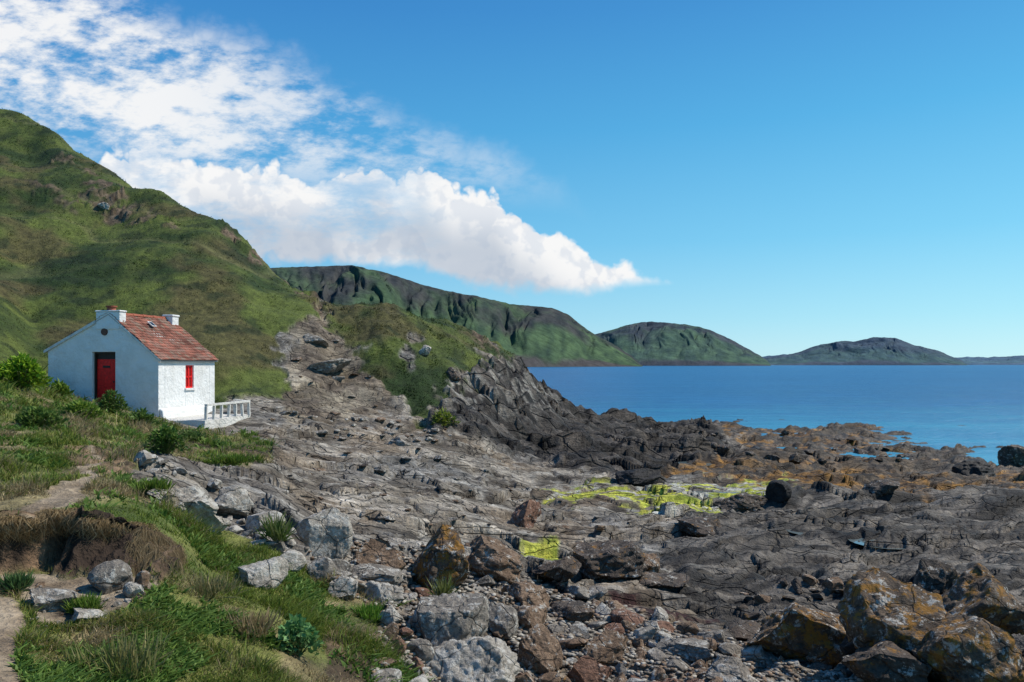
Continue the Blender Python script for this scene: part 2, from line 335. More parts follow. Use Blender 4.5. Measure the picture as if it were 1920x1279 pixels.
dryF=sm(.0,.35,fbm(XX*.8,YY*.8,3,95));gF=lay(gF,dryF*.75,m2((.15,.115,.06),(.29,.22,.12),nB))
gH=m2((.022,.041,.009),(.09,.112,.022),nC*1.5+nA*.7)  # broad vegetation tones; the large noise also paints darker shaded slopes into the colour
gH=lay(gH,sm(.0,.4,fbm(XX*.16+5,YY*.16,4,91))*.75,m2((.055,.042,.018),(.11,.088,.034),nB))
gH=lay(gH,sm(.25,.55,fbm(XX*.5+5,YY*.5,4,96))*.7,colr((.014,.026,.008)))
gH=lay(gH,trk*.6,colr((.13,.13,.05)))
hm=np.clip(g_hill+g_head,0,1)
col=lay(col,g_fore,gF);col=lay(col,hm,gH)
soil=m2((.035,.022,.014),(.18,.115,.068),nA+nB*1.4)*(.7+.6*t_[...,None])
col=lay(col,bank+soil2*.9,soil)
col=lay(col,outc*sm(-.2,.2,fbm(XX*.6,YY*.6,4,92)),m2((.06,.04,.027),(.19,.135,.09),nB))
col=lay(col,pocket,m2((.17,.125,.08),(.31,.25,.18),nB))
col=lay(col,path,m2((.19,.14,.09),(.3,.235,.16),nB))
wet=np.clip(weed*.3+darkr*.2+strata*.3+am*.2+sm(1.0,.3,Z2)*rockm*.4,0,1)
V=np.stack([XX,YD,Z2],-1).reshape(-1,3);colf=np.clip(col,.005,.9).reshape(-1,3);wetf=wet.reshape(-1)
idx=np.arange(NY*NPX).reshape(NY,NPX)
Fq=np.stack([idx[:-1,:-1],idx[:-1,1:],idx[1:,1:],idx[1:,:-1]],-1).reshape(-1,4)
reg=np.zeros((NY,NPX),int)
reg[g_fore>.5]=1;reg[g_hill>.5]=2;reg[g_head>.5]=3
headr=((PX>800)&(darkr>.5)&(PX<1330))|((PX>700)&(YY>47)&(PX<1250))|((PX>600)&(YY>31)&(PY<700)&(gully<.5)&(PX<1100))
reg[(reg==0)&headr]=4
rf=reg[:-1,:-1].reshape(-1)
for i,(nm,mt) in enumerate((('rock_shore',M_rock),('grassy_bank',M_turf),('hillside',M_turf),('headland',M_turf),('rocky_cliff',M_head))):
    f=Fq[rf==i];u,inv=np.unique(f,return_inverse=True)
    o=np_mesh(nm,V[u],inv.reshape(-1,4),mt,colf[u],True,None,wetf[u]);tag(o,kind='structure')
PY2=HY-(Z2-H)/YY*F
def ground(px,py,wd=0):
    c=int(np.clip(round((px-gx[0])/(gx[1]-gx[0])),0,NPX-1))
    j=int(np.argmax(PY2[:,c]<=py));Y=gY[j];z=Z2[j,c]
    if wd>0:
        k=max(1,int(wd/2/(gx[1]-gx[0])));dj=max(1,int(wd/F/2/.0046));sub=Z2[max(0,j):j+dj*2,max(0,c-k):c+k+1]
        z=min(z,float(np.percentile(sub,35)))
    return Vector(((px-960)/F*Y,Y,z))
# ------------------------------------------------------------------ grass
def blades(name,w,n,Lf,Wf,colfn,lean=.5):
    dpy=np.abs(np.gradient(PY2,axis=0));pr=(w*dpy*(PY2<1400)*(PX>-120)*(PX<2040)).ravel();pr/=pr.sum()
    cs=np.cumsum(pr);k=np.searchsorted(cs,rng.random(n)).clip(0,NY*NPX-1)
    b=V[k].copy();Y=b[:,1];b[:,0]+=(rng.random(n)-.5)*Y*.003;b[:,1]+=(rng.random(n)-.5)*Y*.006*(0.2 if lean<0 else 1)
    L=Lf(Y,k)*(.5+rng.random(n));W=Wf(Y)*(.6+.8*rng.random(n));ph=rng.random(n)*2*PI;ps=rng.random(n)*2*PI
    s=np.stack([np.cos(ph),np.sin(ph),0*ph],1)*W[:,None]/2;up=np.zeros((n,3));up[:,2]=L
    if lean<0:
        s=np.stack([np.ones(n),0*ph,0*ph],1)*W[:,None]/2;ln=np.stack([rng.normal(0,.35,n),-.55-.3*rng.random(n),0*ps],1)*L[:,None];up[:,2]=-L*.9
        VV=np.stack([b-s,b+s,b+ln*.6+up*.25-s*.7,b+ln*.6+up*.25+s*.7,b+up+ln],1).reshape(-1,3)
    else:
        ln=np.stack([np.cos(ps)+.4,np.sin(ps)-.2,0*ps],1)*(L*lean*rng.random(n))[:,None]
        b[:,2]-=.01
        VV=np.stack([b-s,b+s,b+up*.55+ln*.35-s*.7,b+up*.55+ln*.35+s*.7,b+up*.92+ln],1).reshape(-1,3)
    i=np.arange(n)[:,None]*5;T=np.concatenate([i+[0,1,3],i+[0,3,2],i+[2,3,4]],0)
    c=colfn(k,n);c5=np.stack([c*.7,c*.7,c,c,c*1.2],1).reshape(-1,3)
    return np_mesh(name,VV,T,M_blade,np.clip(c5,0,1))
pal=np.array([(.11,.16,.022),(.19,.235,.036),(.06,.105,.016),(.23,.215,.055),(.38,.295,.155)])
def cf_fore(k,n):
    q=nA.reshape(-1)[k]*.8+rng.normal(0,.4,n);dry=fbm(V[k][:,0]*.8,V[k][:,1]*.8,3,95)*1.6+rng.normal(0,.3,n)
    c=pal[np.digitize(q,[-.5,.15,.5])%4];m=dry>.2;c[m]=pal[4]*(.55+.6*rng.random((m.sum(),1)))
    return c*(.7+.6*rng.random((n,1)))
def cf_hill(k,n): return colf[k]*(.75+.6*rng.random((n,1)))*np.array([1.1,1.15,.95])
lowg=(1-bank)*(1-np.clip(path,0,1))*(1-np.clip(pocket,0,1))*(1-np.clip(soil2,0,1)*.8)
patch=(sm(-.35,.25,fbm(XX*1.4,YY*1.4,3,97))*.9+.10)
tall=(.35+1.5*np.clip(fbm(XX*1.1,YY*1.1,3,98)+.12,0,1)).ravel()
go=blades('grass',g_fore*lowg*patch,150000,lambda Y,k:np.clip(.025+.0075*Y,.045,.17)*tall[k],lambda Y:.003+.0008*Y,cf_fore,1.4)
tag(go,'short green and straw coloured grass covering the near bank','grass',kind='stuff')
def cf_leaf(k,n):
    t=rng.random((n,1));return (np.array([(.06,.13,.02)])*(1-t)+np.array([(.18,.26,.05)])*t)
herb=g_fore*lowg*sm(.1,.35,fbm(XX*1.0+30,YY*1.0,4,101))
gl=blades('ground_leaves',herb,20000,lambda Y,k:.02+.0055*Y,lambda Y:.012+.003*Y,cf_leaf,2.0)
tag(gl,'low broad leaved weeds spread in patches through the near grass','ground cover',kind='stuff')
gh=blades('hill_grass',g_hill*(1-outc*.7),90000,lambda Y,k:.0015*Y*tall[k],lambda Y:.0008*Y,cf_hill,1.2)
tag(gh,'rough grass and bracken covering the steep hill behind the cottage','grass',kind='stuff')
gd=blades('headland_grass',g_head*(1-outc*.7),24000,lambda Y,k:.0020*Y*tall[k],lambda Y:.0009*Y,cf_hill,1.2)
tag(gd,'low heather and grass on top of the headland beyond the gully','grass',kind='stuff')
def cf_dry(k,n):
    t=rng.random((n,1));return (np.array([(.40,.29,.15)])*t+np.array([(.14,.095,.045)])*(1-t))*(.5+.8*rng.random((n,1)))
hb=blades('matted_dry_grass',bank*sm(190,270,PX)*sm(-.25,.15,fbm(XX*2.2,YY*0,3,104))*sm(b0,b0+.5*(b1-b0),YW),8000,lambda Y,k:.13+0*Y,lambda Y:.0045+0*Y,cf_dry,-1)
tag(hb,'matted dry grass drooping down the right end of the earth bank','dry grass',kind='stuff')
def hanging(name,px0,px1,n,label):
    c=((np.linspace(px0,px1,n)+rng.normal(0,3,n)-gx[0])/(gx[1]-gx[0])).astype(int)
    j=np.array([int(np.argmax(YW[:,ci]>b1[0,ci]+.03+abs(rng.normal(0,.05)))) for ci in c]);kk=j*NPX+c
    keep=fbm(V[kk][:,0]*3,V[kk][:,0]*0,3,102)+rng.random(n)*.6>.1;kk=kk[keep];n=len(kk);b=V[kk].copy();b[:,0]+=rng.normal(0,.01,n)
    L=.05+.15*rng.random(n)**1.5*(.6+np.clip(fbm(b[:,0]*2,b[:,0]*0,3,103)+.4,0,1.2));W=.004+.004*rng.random(n);s=np.zeros((n,3));s[:,0]=W/2
    o1=np.stack([rng.normal(0,.03,n),-.06-.03*rng.random(n),.03*rng.random(n)],1);o2=np.stack([rng.normal(0,.05,n),-.09-.05*rng.random(n),-L*.5],1);o3=np.stack([rng.normal(0,.07,n),-.08+rng.normal(0,.04,n),-L],1)
    VV=np.stack([b-s,b+s,b+o1-s,b+o1+s,b+o2-s,b+o2+s,b+o3],1).reshape(-1,3);i=np.arange(n)[:,None]*7
    T=np.concatenate([i+[0,1,3],i+[0,3,2],i+[2,3,5],i+[2,5,4],i+[4,5,6]],0);tag(np_mesh(name,VV,T,M_blade,np.repeat(cf_dry(None,n),7,0)),label,'dry grass',kind='stuff')
hanging('dry_grass',-150,345,6500,'fringe of dry brown grass hanging from the lip of the earth bank')
# ------------------------------------------------------------------ boulders
_ico={}
def ico(n):
    if n not in _ico:
        bm=bmesh.new();bmesh.ops.create_icosphere(bm,subdivisions=n,radius=1);bm.verts.ensure_lookup_table()
        _ico[n]=(np.array([v.co[:] for v in bm.verts]),np.array([[v.index for v in f.verts] for f in bm.faces]));bm.free()
    return _ico[n]
def rockverts(n,seed,cuts=12,ang=.62,rough=.1):
    v,f=ico(n);v=v.copy();rg=np.random.default_rng(seed)
    st=rg.normal(size=3);st/=np.linalg.norm(st)
    for i in range(cuts):
        d=rg.normal(size=3);d/=np.linalg.norm(d);k=ang*(.7+.5*rg.random());s=v@d;m=s>k;v[m]-=np.outer(s[m]-k,d)
    off=rg.random(3)*50
    nrm=v/np.linalg.norm(v,axis=1)[:,None]
    dsp=perlin3(v*1.4+off,1)*rough*.9+perlin3(v*4+off,2)*rough*.55+perlin3(v*10+off,3)*rough*.3+perlin3(v*25+off,4)*rough*.16
    lay_=(v@st)*5+perlin3(v*2+off,6)*.8;dsp+=(np.abs((lay_%1)-.5)-.25)*rough*.55
    v=v+nrm*dsp[:,None]
    v-=(v.max(axis=0)+v.min(axis=0))/2;v/=np.abs(v).max(axis=0);return v,f
def boulder(px,py,w,h,mat,label,seed,depth=1.0,cuts=12,n=5,tilt=0,name='boulder',cat='boulder',rough=.12,sink=.22,group=None):
    g=ground(px,py+h*.45,w);Y=g.y;W=w/F*Y;Hh=h/F*Y
    v,f=rockverts(n,seed,cuts,rough=rough)
    v=v*np.array([W/2,W/2*depth,Hh/2*(1+sink)])
    ct,st=math.cos(tilt),math.sin(tilt);x=v[:,0]*ct-v[:,2]*st;z=v[:,0]*st+v[:,2]*ct;v=np.stack([x,v[:,1],z],1)
    z0=v[:,2].min();v[:,2]-=z0
    o=np_mesh(name,v,f,RM[mat]);o.location=(g.x,g.y+W*.25*depth,g.z-Hh*sink)
    tag(o,label,cat,group);return o
B=[(605,1003,104,90,'pale','pale grey rounded boulder at the grass edge with a grass tuft at its left'),
(816,1058,128,122,'orange','tall upright boulder covered in orange lichen in the middle of the beach'),
(703,1050,110,74,'brown','broad brown and white boulder just left of the tall orange lichen one'),
(922,1056,124,66,'brown','slanting dark boulder streaked white, right of the tall orange lichen one'),
(1046,1084,96,46,'dark','flat dark brown boulder beside the small yellow green patch'),
(1145,1058,138,64,'dark','dark wedge shaped boulder at the right end of the middle boulder row'),
(1205,1048,66,36,'brown','small brown boulder leaning against the dark wedge shaped one'),
(981,962,74,50,'red','lone reddish brown boulder sitting out on the rock platform'),
(352,922,92,66,'pale','large white blotched boulder at the top of the stone line below the turf'),
(424,948,84,54,'pale','second large pale boulder in the stone line below the turf'),
(385,974,76,34,'pale','long flat pale slab below the white blotched boulder'),
(492,980,78,38,'pale','pale oval boulder at the lower end of the stone line'),
(842,1172,160,106,'grey','big grey lichen speckled boulder below the tall orange lichen one'),
(1004,1222,108,84,'brown','tan and brown boulder right of the big grey speckled one'),
(880,1262,190,84,'pale','low boulder at the bottom edge with a white crusted top'),
(1522,1176,228,112,'orange','huge leaning boulder crusted with orange and white lichen, right foreground'),
(1716,1170,190,170,'orange','tall dark boulder on the left of the right hand rock stack'),
(1865,1120,240,150,'orange','large boulder topped with yellow lichen at the right edge'),
(1800,1175,84,70,'dark','small dark boulder wedged between the two big ones of the right hand stack'),
(1860,1235,250,130,'orange','broad shadowed boulder at the foot of the right hand stack'),
(1680,1262,180,80,'dark','dark low boulder in the bottom right foreground'),
(1625,1215,80,70,'black','black boulder in the gap beside the huge leaning one'),
(1760,1085,90,60,'dark','dark boulder on top behind the right hand stack'),
(1470,1262,84,42,'pale','whitish boulder on the bottom edge left of the dark ones'),
(1372,1262,96,44,'grey','grey domed boulder on the bottom edge'),
(484,1076,90,44,'pale','long pale slab sticking out of the grass slope'),
(536,1052,66,36,'pale','pale wedge stone at the grass edge under the rounded boulder'),
(600,1070,56,42,'grey','squarish grey stone between the rounded boulder and the grass'),
(643,1106,60,40,'pale','pale stone on the last grass tongue'),
(712,1112,90,44,'pale','pale lens shaped boulder in front of the broad brown one'),
(704,1078,100,38,'grey','flat grey slab leaning under the broad brown boulder'),
(1464,923,46,38,'black','black rounded boulder at the right end of the yellow green algae'),
(1838,872,90,34,'black','black wet boulder standing in the water by the right edge'),
(1908,850,50,46,'dark','dark rock at the right edge beyond the black wet boulder'),
(1430,830,66,30,'black','black boulder on the seaweed covered point'),
(1202,892,92,34,'black','low black boulder at the foot of the headland'),
(1392,946,100,26,'dark','dark ledge boulder below the algae'),
(1322,986,92,30,'dark','dark pointed boulder between algae and platform'),
(1660,916,70,28,'dark','dark boulder at the seaweed edge'),
(1812,812,70,14,'dark','low skerry awash farthest out on the right'),
(1690,807,80,14,'dark','flat skerry awash beyond the seaweed point'),
(196,1086,80,54,'grey','rounded grey stone in the hollow under the earth bank'),
(263,1094,30,38,'brown','small upright egg shaped stone in the hollow'),
(228,1086,32,30,'brown','small rounded tan stone between the grey and the egg shaped one'),
(245,1110,38,26,'pale','small rounded pale stone lying before the egg shaped one'),
(85,1128,100,40,'grey','flat grey slab at the left of the hollow'),
(155,1160,76,26,'pale','pale slab at the lower edge of the hollow'),
(740,1211,46,30,'red','small rust coloured stone below the grass tongue'),
(786,1216,56,38,'grey','smooth rounded grey stone beside the rust coloured one'),
(1140,1215,96,58,'brown','two toned brown boulder in the lower beach'),
(1106,1264,90,50,'red','reddish boulder on the bottom edge in the middle'),
(985,1115,100,44,'brown','flat brown boulder in front of the dark slanting one'),
(890,1120,80,46,'grey','grey angular boulder right of the small grass tuft'),
(990,1160,76,42,'brown','brown squared boulder in the middle of the lower beach'),
(940,1170,70,48,'grey','grey wedge between the big speckled boulder and the brown squared one'),
(1075,1150,80,26,'dark','flat dark slab lying in the purple weed debris'),
(1240,1085,120,26,'dark','long dark slab right of the wedge shaped boulder'),
(1290,1228,110,26,'grey','long flat grey slab lying near the bottom edge'),
(1400,1190,80,26,'dark','dark flat slab at the left foot of the huge leaning boulder'),
(730,1160,50,34,'pale','pale square stone by the bright green tuft'),
(268,862,44,24,'pale','pale stone half buried in the turf above the stone line'),
(193,391,24,12,'pale','small pale outcrop high on the green hill'),
(794,658,30,18,'pale','white rock sticking out of the headland grass'),
(845,700,40,20,'dark','dark rock at the grass edge of the headland'),
(748,828,44,18,'grey','grey slab at the foot of the gully'),
(1236,778,34,12,'pale','whitish rock on the skyline of the low point'),
(590,640,50,16,'grey','grey tilted slab at the top of the gully'),
(615,692,80,20,'grey','large grey tilted slab in the middle of the gully')]
for i,(px,py,w,h,mt,lb) in enumerate(B):
    rr=random.Random(i*7+3);rd=('rounded' in lb or 'egg' in lb or 'smooth' in lb or 'oval' in lb)
    boulder(px,py,w,h,mt,lb,100+i,depth=rr.uniform(.75,1.1),cuts=4 if rd else rr.choice((11,14,18)),n=6 if w>90 else 5,tilt=rr.uniform(-.2,.2) if i!=15 else -.25,rough=.07 if rd else .11,sink=.4 if h<21 else .26)
protos={}
for mt in ('pale','grey','brown','dark','red'):
    for s in range(6):
        v,f=rockverts(4,500+s*11+len(mt),13 if s!=2 else 4,rough=.08);v=v*np.array([1,.8,.55 if s<4 else .33])
        o=np_mesh('stone',v,f,RM[mt]);protos[(mt,s)]=o.data;bpy.data.objects.remove(o)
def scatter(poly,n,w0,w1,mats,labels,group,name='stone',maxY=80,pw=2.2,flatk=1.,cat='stone'):
    xs=[p[0] for p in poly];ys=[p[1] for p in poly];k=0;placed=[]
    for tr in range(n*150):
        if k>=n:break
        px=random.uniform(min(xs),max(xs));py=random.uniform(min(ys),max(ys))
        w=w0+(w1-w0)*(1-k/n)**pw*random.uniform(.6,1)
        if any(abs(px-a)<(w+c)*.33 and abs(py-b)<(w+c)*.17 for a,b,c in placed):continue
        if any(abs(px-q[0])<(w+q[2])*.40 and abs(py-q[1])<(w*.5+q[3])*.40 for q in B):continue
        if not inpoly(np.array([px]),np.array([py]),poly)[0]:continue
        g=ground(px,py+w*.15,w)
        if g.y>maxY:continue
        mt=random.choice(mats);o=bpy.data.objects.new(name,protos[(mt,random.randrange(6))]);C.objects.link(o)
        s=w/F*g.y/2;o.scale=(s,s*random.uniform(.7,1.1),s*random.uniform(.8,1.5)*flatk);o.rotation_euler=(random.uniform(-.4,.4)*flatk,random.uniform(-.4,.4)*flatk,random.uniform(0,6.28))
        o.location=(g.x,g.y,g.z+s*.2*flatk);tag(o,labels.get(mt),cat,group);placed.append((px,py,w));k+=1
beach=[(560,1030),(660,1010),(900,1060),(1100,1110),(1260,1165),(1420,1215),(1640,1290),(700,1290),(690,1200),(750,1160),(640,1110),(600,1090)]
scatter(beach,298,12,76,['pale','pale','grey','grey','brown','brown','brown','red'],{'pale':'pale stone among the boulders of the lower beach','grey':'grey stone among the boulders of the lower beach','brown':'brown stone among the boulders of the lower beach','red':'reddish stone among the boulders of the lower beach'},'loose stones of the lower beach')
scatter([(255,850),(300,860),(400,905),(470,960),(560,1000),(540,1040),(430,990),(330,970),(290,940)],40,14,50,['pale','pale','pale','grey'],{'pale':'pale stone in the line of stones below the turf edge','grey':'grey stone in the line of stones below the turf edge'},'stones lining the turf edge')
scatter([(470,770),(700,775),(860,810),(820,830),(600,835),(480,800)],55,8,30,['grey','grey','pale','brown'],{'grey':'grey flat stone in the scree at the foot of the gully','pale':'pale flat stone in the scree at the foot of the gully','brown':'brown flat stone in the scree at the foot of the gully'},'scree stones below the gully',flatk=.6)
scatter([(500,850),(850,840),(1000,900),(1200,980),(1250,1060),(900,1010),(650,980),(520,920)],60,9,40,['grey','grey','brown','dark'],{'grey':'grey loose flat stone lying out on the rock platform','brown':'brown loose flat stone lying out on the rock platform','dark':'dark loose flat stone lying out on the rock platform'},'loose slabs on the rock platform',flatk=.55,pw=3)
scatter([(40,1095),(300,1088),(290,1125),(200,1180),(60,1180)],40,8,26,['pale','brown','grey'],{'pale':'pebble sized pale stone in the hollow under the earth bank','brown':'pebble sized brown stone in the hollow under the earth bank','grey':'pebble sized grey stone in the hollow under the earth bank'},'pebbles in the hollow')
scatter([(1300,800),(1640,812),(1730,860),(1500,880),(1300,860)],26,12,44,['dark'],{'dark':'dark rock poking out of the seaweed on the low point'},'rocks on the seaweed point',name='rock',flatk=.7)
scatter([(1380,1100),(1640,1080),(1660,1290),(1420,1290)],34,16,60,['dark','brown'],{'dark':'dark stone around the huge leaning boulder','brown':'brown stone around the huge leaning boulder'},'stones around the leaning boulder')
scatter([(540,620),(600,600),(700,710),(710,765),(550,765)],12,10,28,['grey','brown'],{'grey':'grey broken slab lying in the gully','brown':'brown broken slab lying in the gully'},'broken slabs in the gully',name='slab',flatk=.5)
v,f=rockverts(1,77,5,rough=.08);nG=4200;gv=[];gc=[];cnt=0
while cnt<nG:
    px=random.uniform(560,1640);py=random.uniform(1010,1285)
    if not inpoly(np.array([px]),np.array([py]),beach)[0]:continue
    g=ground(px,py);s=random.uniform(2,7)/F*g.y;a_=random.uniform(0,6.28);c,s_=math.cos(a_),math.sin(a_)
    q_=v*np.array([s,s*.8,s*.5]);gv.append(np.stack([q_[:,0]*c-q_[:,1]*s_+g.x,q_[:,0]*s_+q_[:,1]*c+g.y,q_[:,2]+g.z+s*.2],1))
    b0_=random.choice([(.26,.225,.18),(.17,.14,.11),(.21,.14,.09),(.37,.33,.27)]);gc.append(np.tile(np.array(b0_)*random.uniform(.7,1.2),(len(v),1)));cnt+=1
fa=(f[None]+np.arange(nG)[:,None,None]*len(v)).reshape(-1,3)
gr=np_mesh('gravel',np.concatenate(gv),fa,attr_mat('gravel_stone',.85,0),np.concatenate(gc));tag(gr,'loose grey and brown gravel between the beach boulders','gravel',kind='stuff')
# ------------------------------------------------------------------ plants
M_stem,_,b=newmat('stem_green');b.inputs['Base Color'].default_value=(.09,.1,.03,1)
def leafy(px,py,w,h,n,leaf,c1,c2,label,name='leafy_plant',cat='plant',narrow=.45):
    g=ground(px,py);Y=g.y;W=w/F*Y/2;Hh=h/F*Y
    root=empty(name,g);tag(root,label,cat)
    L=leaf/F*Y;th=rng.random(n)*2*PI;rr=np.sqrt(rng.random(n));zz=rng.random(n)**.7
    tuft=narrow<.26
    lump=.75+.35*np.sin(th*3+px)
    if tuft: zz=zz*.25;rr=rr*.8
    b=np.stack([np.cos(th)*rr*W*lump*(1-.45*zz),np.sin(th)*rr*W*.8*lump*(1-.45*zz),zz*Hh*(1-.45*rr**2)],1)
    d=np.stack([np.cos(th)*rr,np.sin(th)*rr,(1.6 if tuft else .5)+rng.normal(0,.4,n)],1)+rng.normal(0,.4,(n,3));d/=np.linalg.norm(d,axis=1)[:,None]
    s=np.cross(d,rng.normal(size=(n,3)));s/=np.linalg.norm(s,axis=1)[:,None]
    l=(L*(.4+.9*rng.random(n)))[:,None];s=s*l*narrow/2
    up=np.cross(s,d);up/=np.linalg.norm(up,axis=1)[:,None]+1e-9
    VV=np.stack([b,b+d*l*.45+s,b+d*l-up*l*.15,b+d*l*.45-s],1).reshape(-1,3)
    Q=np.arange(n)[:,None]*4+np.arange(4)[None]
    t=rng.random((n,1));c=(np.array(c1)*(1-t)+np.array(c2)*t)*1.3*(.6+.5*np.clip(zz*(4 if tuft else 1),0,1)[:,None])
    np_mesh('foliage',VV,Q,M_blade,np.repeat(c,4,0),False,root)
    k=max(6,n//25);bm=bmesh.new()
    for i in range(k):
        a_=random.uniform(0,6.28);q=random.uniform(.1,.8);bar(bm,(math.cos(a_)*.1*W,math.sin(a_)*.1*W,-.02),(math.cos(a_)*q*W,math.sin(a_)*q*W*.8,Hh*random.uniform(.3,.75)),.0008*Y,.0008*Y)
    bobj('stem',bm,M_stem,root)
G1,G2=(.06,.115,.015),(.16,.22,.03);G3=(.16,.17,.06)
leafy(40,728,120,60,1900,11,(.08,.16,.01),(.22,.32,.02),'bright yellow green bush at the left edge, left of the cottage','bush','bush')
leafy(110,745,60,26,500,10,G1,G2,'low green shrub against the left end of the cottage gable','bush','bush')
leafy(208,774,66,40,600,8,(.04,.09,.015),(.1,.15,.03),'weedy plant growing in front of the red door')
leafy(150,790,90,36,800,10,G1,G2,'broad leaved weed clump on the bank left of the door')
leafy(265,800,60,30,500,9,(.05,.1,.02),(.12,.18,.04),'low weed clump at the near corner of the cottage')
leafy(350,826,90,16,500,8,(.05,.1,.02),(.13,.17,.05),'thin weeds along the foot of the terrace wall')
leafy(310,850,90,50,900,10,(.04,.09,.015),(.11,.17,.03),'dark leafy clump on the turf below the terrace')
leafy(70,800,110,34,900,10,(.04,.08,.015),(.13,.19,.04),'spreading weed patch on the bank left of the cottage path')
leafy(555,1228,115,70,620,13,(.05,.14,.04),(.16,.28,.1),'blue green broad leaved plant in the foreground grass',narrow=.7)
leafy(520,1020,50,60,200,44,G1,G3,'tall grass tuft beside the pale grey rounded boulder','grass_tuft','grass tuft',narrow=.06)
leafy(829,1130,40,48,160,36,(.09,.11,.02),G3,'small grass tuft at the foot of the tall orange boulder','grass_tuft','grass tuft',narrow=.06)
leafy(160,1150,70,40,900,26,G1,G2,'round green tuft at the edge of the hollow','grass_tuft','grass tuft',narrow=.08)
leafy(30,1112,60,44,500,26,(.03,.07,.02),(.08,.13,.04),'dark green clump at the left edge below the bank','grass_tuft','grass tuft',narrow=.12)
leafy(230,1265,260,80,500,50,(.07,.1,.02),(.24,.2,.08),'tall weeds on the bottom edge at the left','weeds','weeds',narrow=.05)
leafy(690,1160,110,30,900,18,(.06,.14,.015),(.14,.24,.03),'bright green tuft on the last tongue of grass before the beach','grass_tuft','grass tuft',narrow=.1)
leafy(1830,1150,30,50,160,26,(.07,.1,.02),(.14,.18,.04),'green weed growing out of the right hand rock stack',narrow=.2)
leafy(430,870,120,22,800,12,G1,G2,'green tuft on the turf ledge above the platform','grass_tuft','grass tuft',narrow=.15)
leafy(285,925,90,40,700,20,G1,G2,'grassy clump left of the white blotched boulder','grass_tuft','grass tuft',narrow=.12)
leafy(390,1120,140,40,500,34,(.08,.1,.03),(.3,.24,.12),'straw coloured tussock in the middle of the near grass','grass_tuft','grass tuft',narrow=.05)
leafy(470,1190,150,40,500,34,(.12,.1,.04),(.32,.22,.12),'reddish dry tussock above the blue green plant','grass_tuft','grass tuft',narrow=.05)
leafy(830,800,60,30,400,9,(.09,.12,.015),(.18,.22,.03),'yellow green clump at the base of the headland turf','bush','bush',narrow=.3)
# ------------------------------------------------------------------ cottage
def wallmat(name,c,d=.03):
    m,nt,b=newmat(name);p=pos(nt);n1=noise(nt,p,2.2,5,.6);n2=noise(nt,p,9,5,.65);n3=noise(nt,p,1.1,6,.7)
    cc=mixc(nt,mapr(nt,n3,.45,.75,0,.6),c,(c[0]*.62,c[1]*.6,c[2]*.55));cc=mixc(nt,mapr(nt,n2,.64,.72,0,.55),cc,(.35,.33,.29))
    nt.links.new(cc,b.inputs['Base Color']);b.inputs['Roughness'].default_value=.9
    bump(nt,b,mth(nt,'ADD',n1,mth(nt,'MULTIPLY',n2,.6)),.9,d*2.5);return m
M_white=wallmat('whitewash',(.76,.75,.72));M_terr=wallmat('terrace_paint',(.66,.63,.57),.05)
def plain(name,c,r=.5,sc=12,var=.35):
    m,nt,b=newmat(name);n1=noise(nt,pos(nt),sc,5,.6)
    cc=mixc(nt,mapr(nt,n1,.3,.7),tuple(x*(1-var) for x in c),tuple(min(1,x*(1+var*.5)) for x in c));nt.links.new(cc,b.inputs['Base Color']);b.inputs['Roughness'].default_value=r;bump(nt,b,n1,.3,.01);return m
M_red=plain('red_paint',(.78,.018,.016),.45);M_darkw=plain('dark_timber',(.03,.022,.018));M_clay=plain('clay',(.33,.10,.055),.8)
M_redd=plain('dark_red_paint',(.42,.02,.018),.5)
M_wood=plain('white_timber',(.66,.63,.57),.7);M_conc=plain('painted_concrete',(.66,.64,.59),.85,5)
M_tile=attr_mat('roof_tile',.85,0);M_glass,_,b=newmat('window_glass');b.inputs['Base Color'].default_value=(.02,.03,.04,1);b.inputs['Roughness'].default_value=.08
cz=4.1;ang=math.atan2(-.19,.982)
cot=empty('cottage',(-11.95,25.0,cz),ang);tag(cot,'small whitewashed stone cottage with red door and red tiled roof','cottage')
xz=lambda p,a:(-p[0],a,p[1])
bm=bmesh.new()
prism(bm,[(0,-.6),(0,2.1),(1.9,3.6),(4.33,2.4),(4.33,-.6),(2.56,-.6),(2.56,2.33),(1.66,2.33),(1.66,-.6)],xz,0,.34)
prism(bm,[(0,-.6),(0,2.1),(1.9,3.6),(4.33,2.4),(4.33,-.6)],xz,2.92,3.26)
for (y0,y1,z0,z1) in((.34,1.48,-.6,2.1),(1.95,2.92,-.6,2.1),(1.48,1.95,-.6,1.05),(1.48,1.95,1.87,2.1)): box(bm,-.32,0,y0,y1,z0,z1)
box(bm,-4.33,-4.0,.34,2.92,-.6,2.4);box(bm,-2.6,-1.62,.3,.33,.0,.5)
w_=bobj('wall',bm,M_white,cot)
bv=w_.modifiers.new('b','BEVEL');bv.width=.06;bv.segments=3;bv.limit_method='ANGLE'
